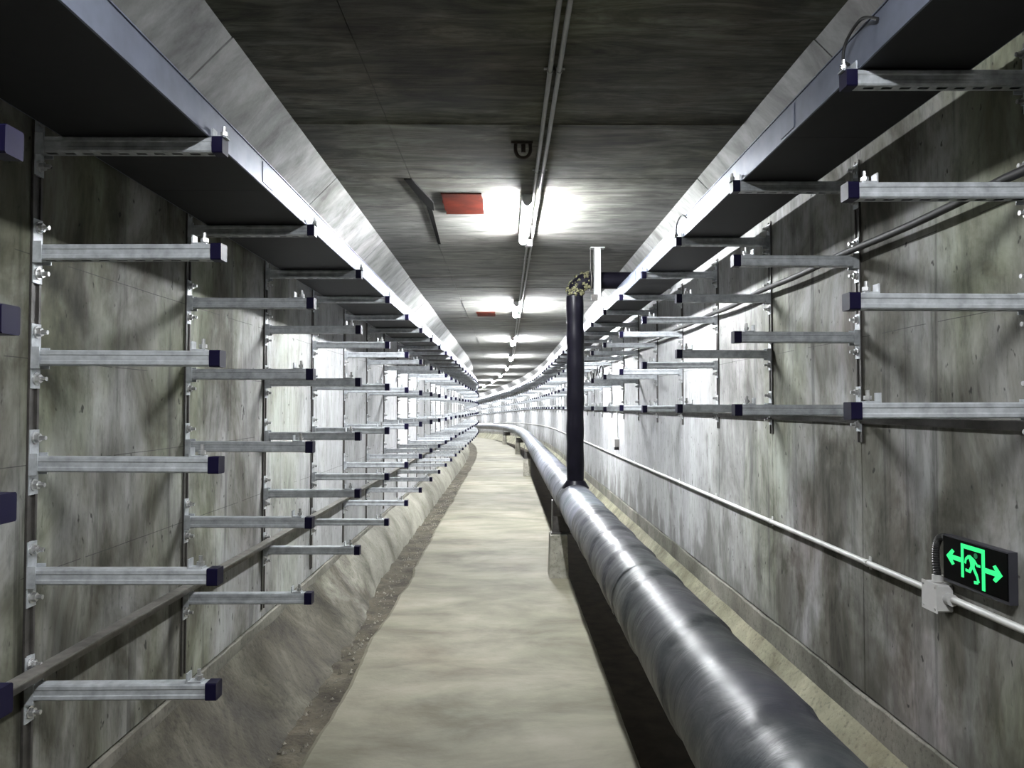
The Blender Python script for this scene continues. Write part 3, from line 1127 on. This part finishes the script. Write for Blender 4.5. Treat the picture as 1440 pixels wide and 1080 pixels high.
# exit sign on the right wall; local u runs away from the camera's right (towards smaller s), v up
SN, SF, SH0, SH1 = 2.145, 2.465, -0.552, -0.405
sign = empty('exit_sign', Matrix.Translation(P(XR, (SN + SF) / 2, SH0)))
tag(sign, 'lit green running-man exit sign with two arrows on right wall', 'sign')
W, H = SF - SN, SH1 - SH0
dx = -0.029
b = MB()
b.box(dx + 0.003, -0.001, -W / 2, W / 2, 0, H)
b.build('case', M['sign_case'], sign)
b = MB()
b.box(dx, dx + 0.003, -W / 2 + 0.003, W / 2 - 0.004, 0.010, H - 0.004)
b.build('face', M['sign_face'], sign)


def sp(u, v, off=0.0):
    return Vector((dx - off, W / 2 - u * W, v * H))


def flat(name, polys, mat, lab=None, th=0.0012):
    b = MB()
    for poly in polys:
        b.prism([sp(u, v, 0.0002) for u, v in poly], (-th, 0, 0))
    o = b.build(name, mat, sign)
    if lab:
        o['label'] = lab
    return o


def stroke(a, c, w_):
    # a thick line in sign space; u is scaled by the aspect ratio
    A = W / H
    d = Vector(((c[0] - a[0]) * A, c[1] - a[1]))
    d.normalize()
    n_ = Vector((-d.y, d.x)) * w_ / 2
    return [(a[0] + n_.x / A, a[1] + n_.y), (c[0] + n_.x / A, c[1] + n_.y), (c[0] - n_.x / A, c[1] - n_.y), (a[0] - n_.x / A, a[1] - n_.y)]


# doorway: two jambs and a lintel
flat('doorway', [[(0.315, 0.22), (0.355, 0.22), (0.355, 0.92), (0.315, 0.92)], [(0.635, 0.10), (0.680, 0.10), (0.680, 0.92), (0.635, 0.92)],
                 [(0.355, 0.83), (0.635, 0.83), (0.635, 0.92), (0.355, 0.92)]], M['sign_green'], 'glowing green doorway outline')
flat('left_arrow', [stroke((0.31, 0.57), (0.13, 0.57), 0.10), [(0.07, 0.57), (0.165, 0.40), (0.205, 0.44), (0.145, 0.57), (0.205, 0.70), (0.165, 0.74)]], M['sign_green'], 'glowing green arrow')
flat('right_arrow', [stroke((0.685, 0.52), (0.86, 0.52), 0.10), [(0.93, 0.52), (0.835, 0.69), (0.795, 0.65), (0.855, 0.52), (0.795, 0.39), (0.835, 0.35)]], M['sign_green'], 'glowing green arrow')
flat('running_figure', [
    [(0.428, 0.69), (0.455, 0.73), (0.535, 0.66), (0.530, 0.58), (0.520, 0.47), (0.465, 0.46), (0.460, 0.57)],     # trunk
    stroke((0.440, 0.70), (0.390, 0.62), 0.055), stroke((0.393, 0.63), (0.378, 0.53), 0.05),                       # trailing arm
    stroke((0.525, 0.64), (0.570, 0.55), 0.05), stroke((0.566, 0.56), (0.612, 0.56), 0.05),                        # leading arm
    stroke((0.505, 0.50), (0.555, 0.36), 0.075), stroke((0.553, 0.38), (0.585, 0.22), 0.065), stroke((0.575, 0.215), (0.515, 0.20), 0.06),   # pushing leg
    stroke((0.480, 0.49), (0.445, 0.38), 0.075), stroke((0.452, 0.385), (0.385, 0.40), 0.055),                      # lifted leg
], M['sign_green'], 'glowing green running figure')
flat('figure_head', [[(0.545 + 0.027 * math.cos(a), 0.745 + 0.056 * math.sin(a)) for a in [2 * math.pi * k / 12 for k in range(12)]]], M['sign_dim'], 'dim green round head')

# junction box and corrugated hose feeding the sign
t = empty('junction_box', Matrix.Translation(P(XR, 2.50, -0.655)))
tag(t, 'pale square junction box on wall conduit below the exit sign', 'junction box')
b = MB()
b.bevel_box(-0.052, -0.002, -0.042, 0.042, 0.0, 0.088, 0.006)
b.build('box', M['jbox'], t)
b = MB()
b.box(-0.056, -0.052, -0.044, 0.044, -0.002, 0.090)
b.build('cover', M['jbox'], t)
b = MB()
for q in ((-0.034, 0.010), (0.034, 0.010), (-0.034, 0.078), (0.034, 0.078)):
    cyl(b, (-0.056, q[0], q[1]), (-0.002, 0, 0), 0.004, 8)
b.build('screw', M['bolt'], t)
b = MB()
b.tube([(-0.018, -0.042, 0.045), (-0.018, -0.068, 0.045)], 0.019, 12)
b.tube([(-0.018, 0.042, 0.045), (-0.018, 0.068, 0.045)], 0.019, 12)
b.tube([(-0.027, 0.0, 0.090), (-0.027, 0.0, 0.112)], 0.017, 12)
b.build('gland', M['jbox'], t)
b = MB()
base = P(XR - 0.027, 2.50, -0.545)
pts = smooth_path([base, P(XR - 0.025, 2.512, -0.50), P(XR - 0.021, 2.516, -0.455), P(XR - 0.019, 2.500, -0.425), P(XR - 0.017, 2.468, -0.416)], 12)
b.tube(pts, [0.0125 if k % 2 else 0.0100 for k in range(len(pts))], 10, smooth=False)
tag(b.build('corrugated_hose', M['flex']), 'black corrugated hose curving from junction box into the exit sign', 'hose')

# ------------------------------------------------------------------ rubble in the gutter
b = MB()
for k in range(900):
    s = random.uniform(1.5, 16)
    x = random.gauss(-0.95, 0.07)
    if not -1.12 < x < -0.87:
        continue
    r = random.uniform(0.004, 0.014)
    c = P(x, s, -1.528)
    pts = [c + Vector((r * random.uniform(0.6, 1.2) * math.cos(a), r * random.uniform(0.6, 1.2) * math.sin(a), -0.004)) for a in (0, 1.5, 3.1, 4.6)]
    pts.append(c + Vector((0, 0, r * random.uniform(0.5, 1.0))))
    b.add(pts, [(0, 1, 4), (1, 2, 4), (2, 3, 4), (3, 0, 4), (3, 2, 1, 0)])
o = b.build('gutter_rubble', M['stone'])
tag(o, 'loose rubble and grit in the gutter left of the walkway', 'rubble')
o['kind'] = 'stuff'
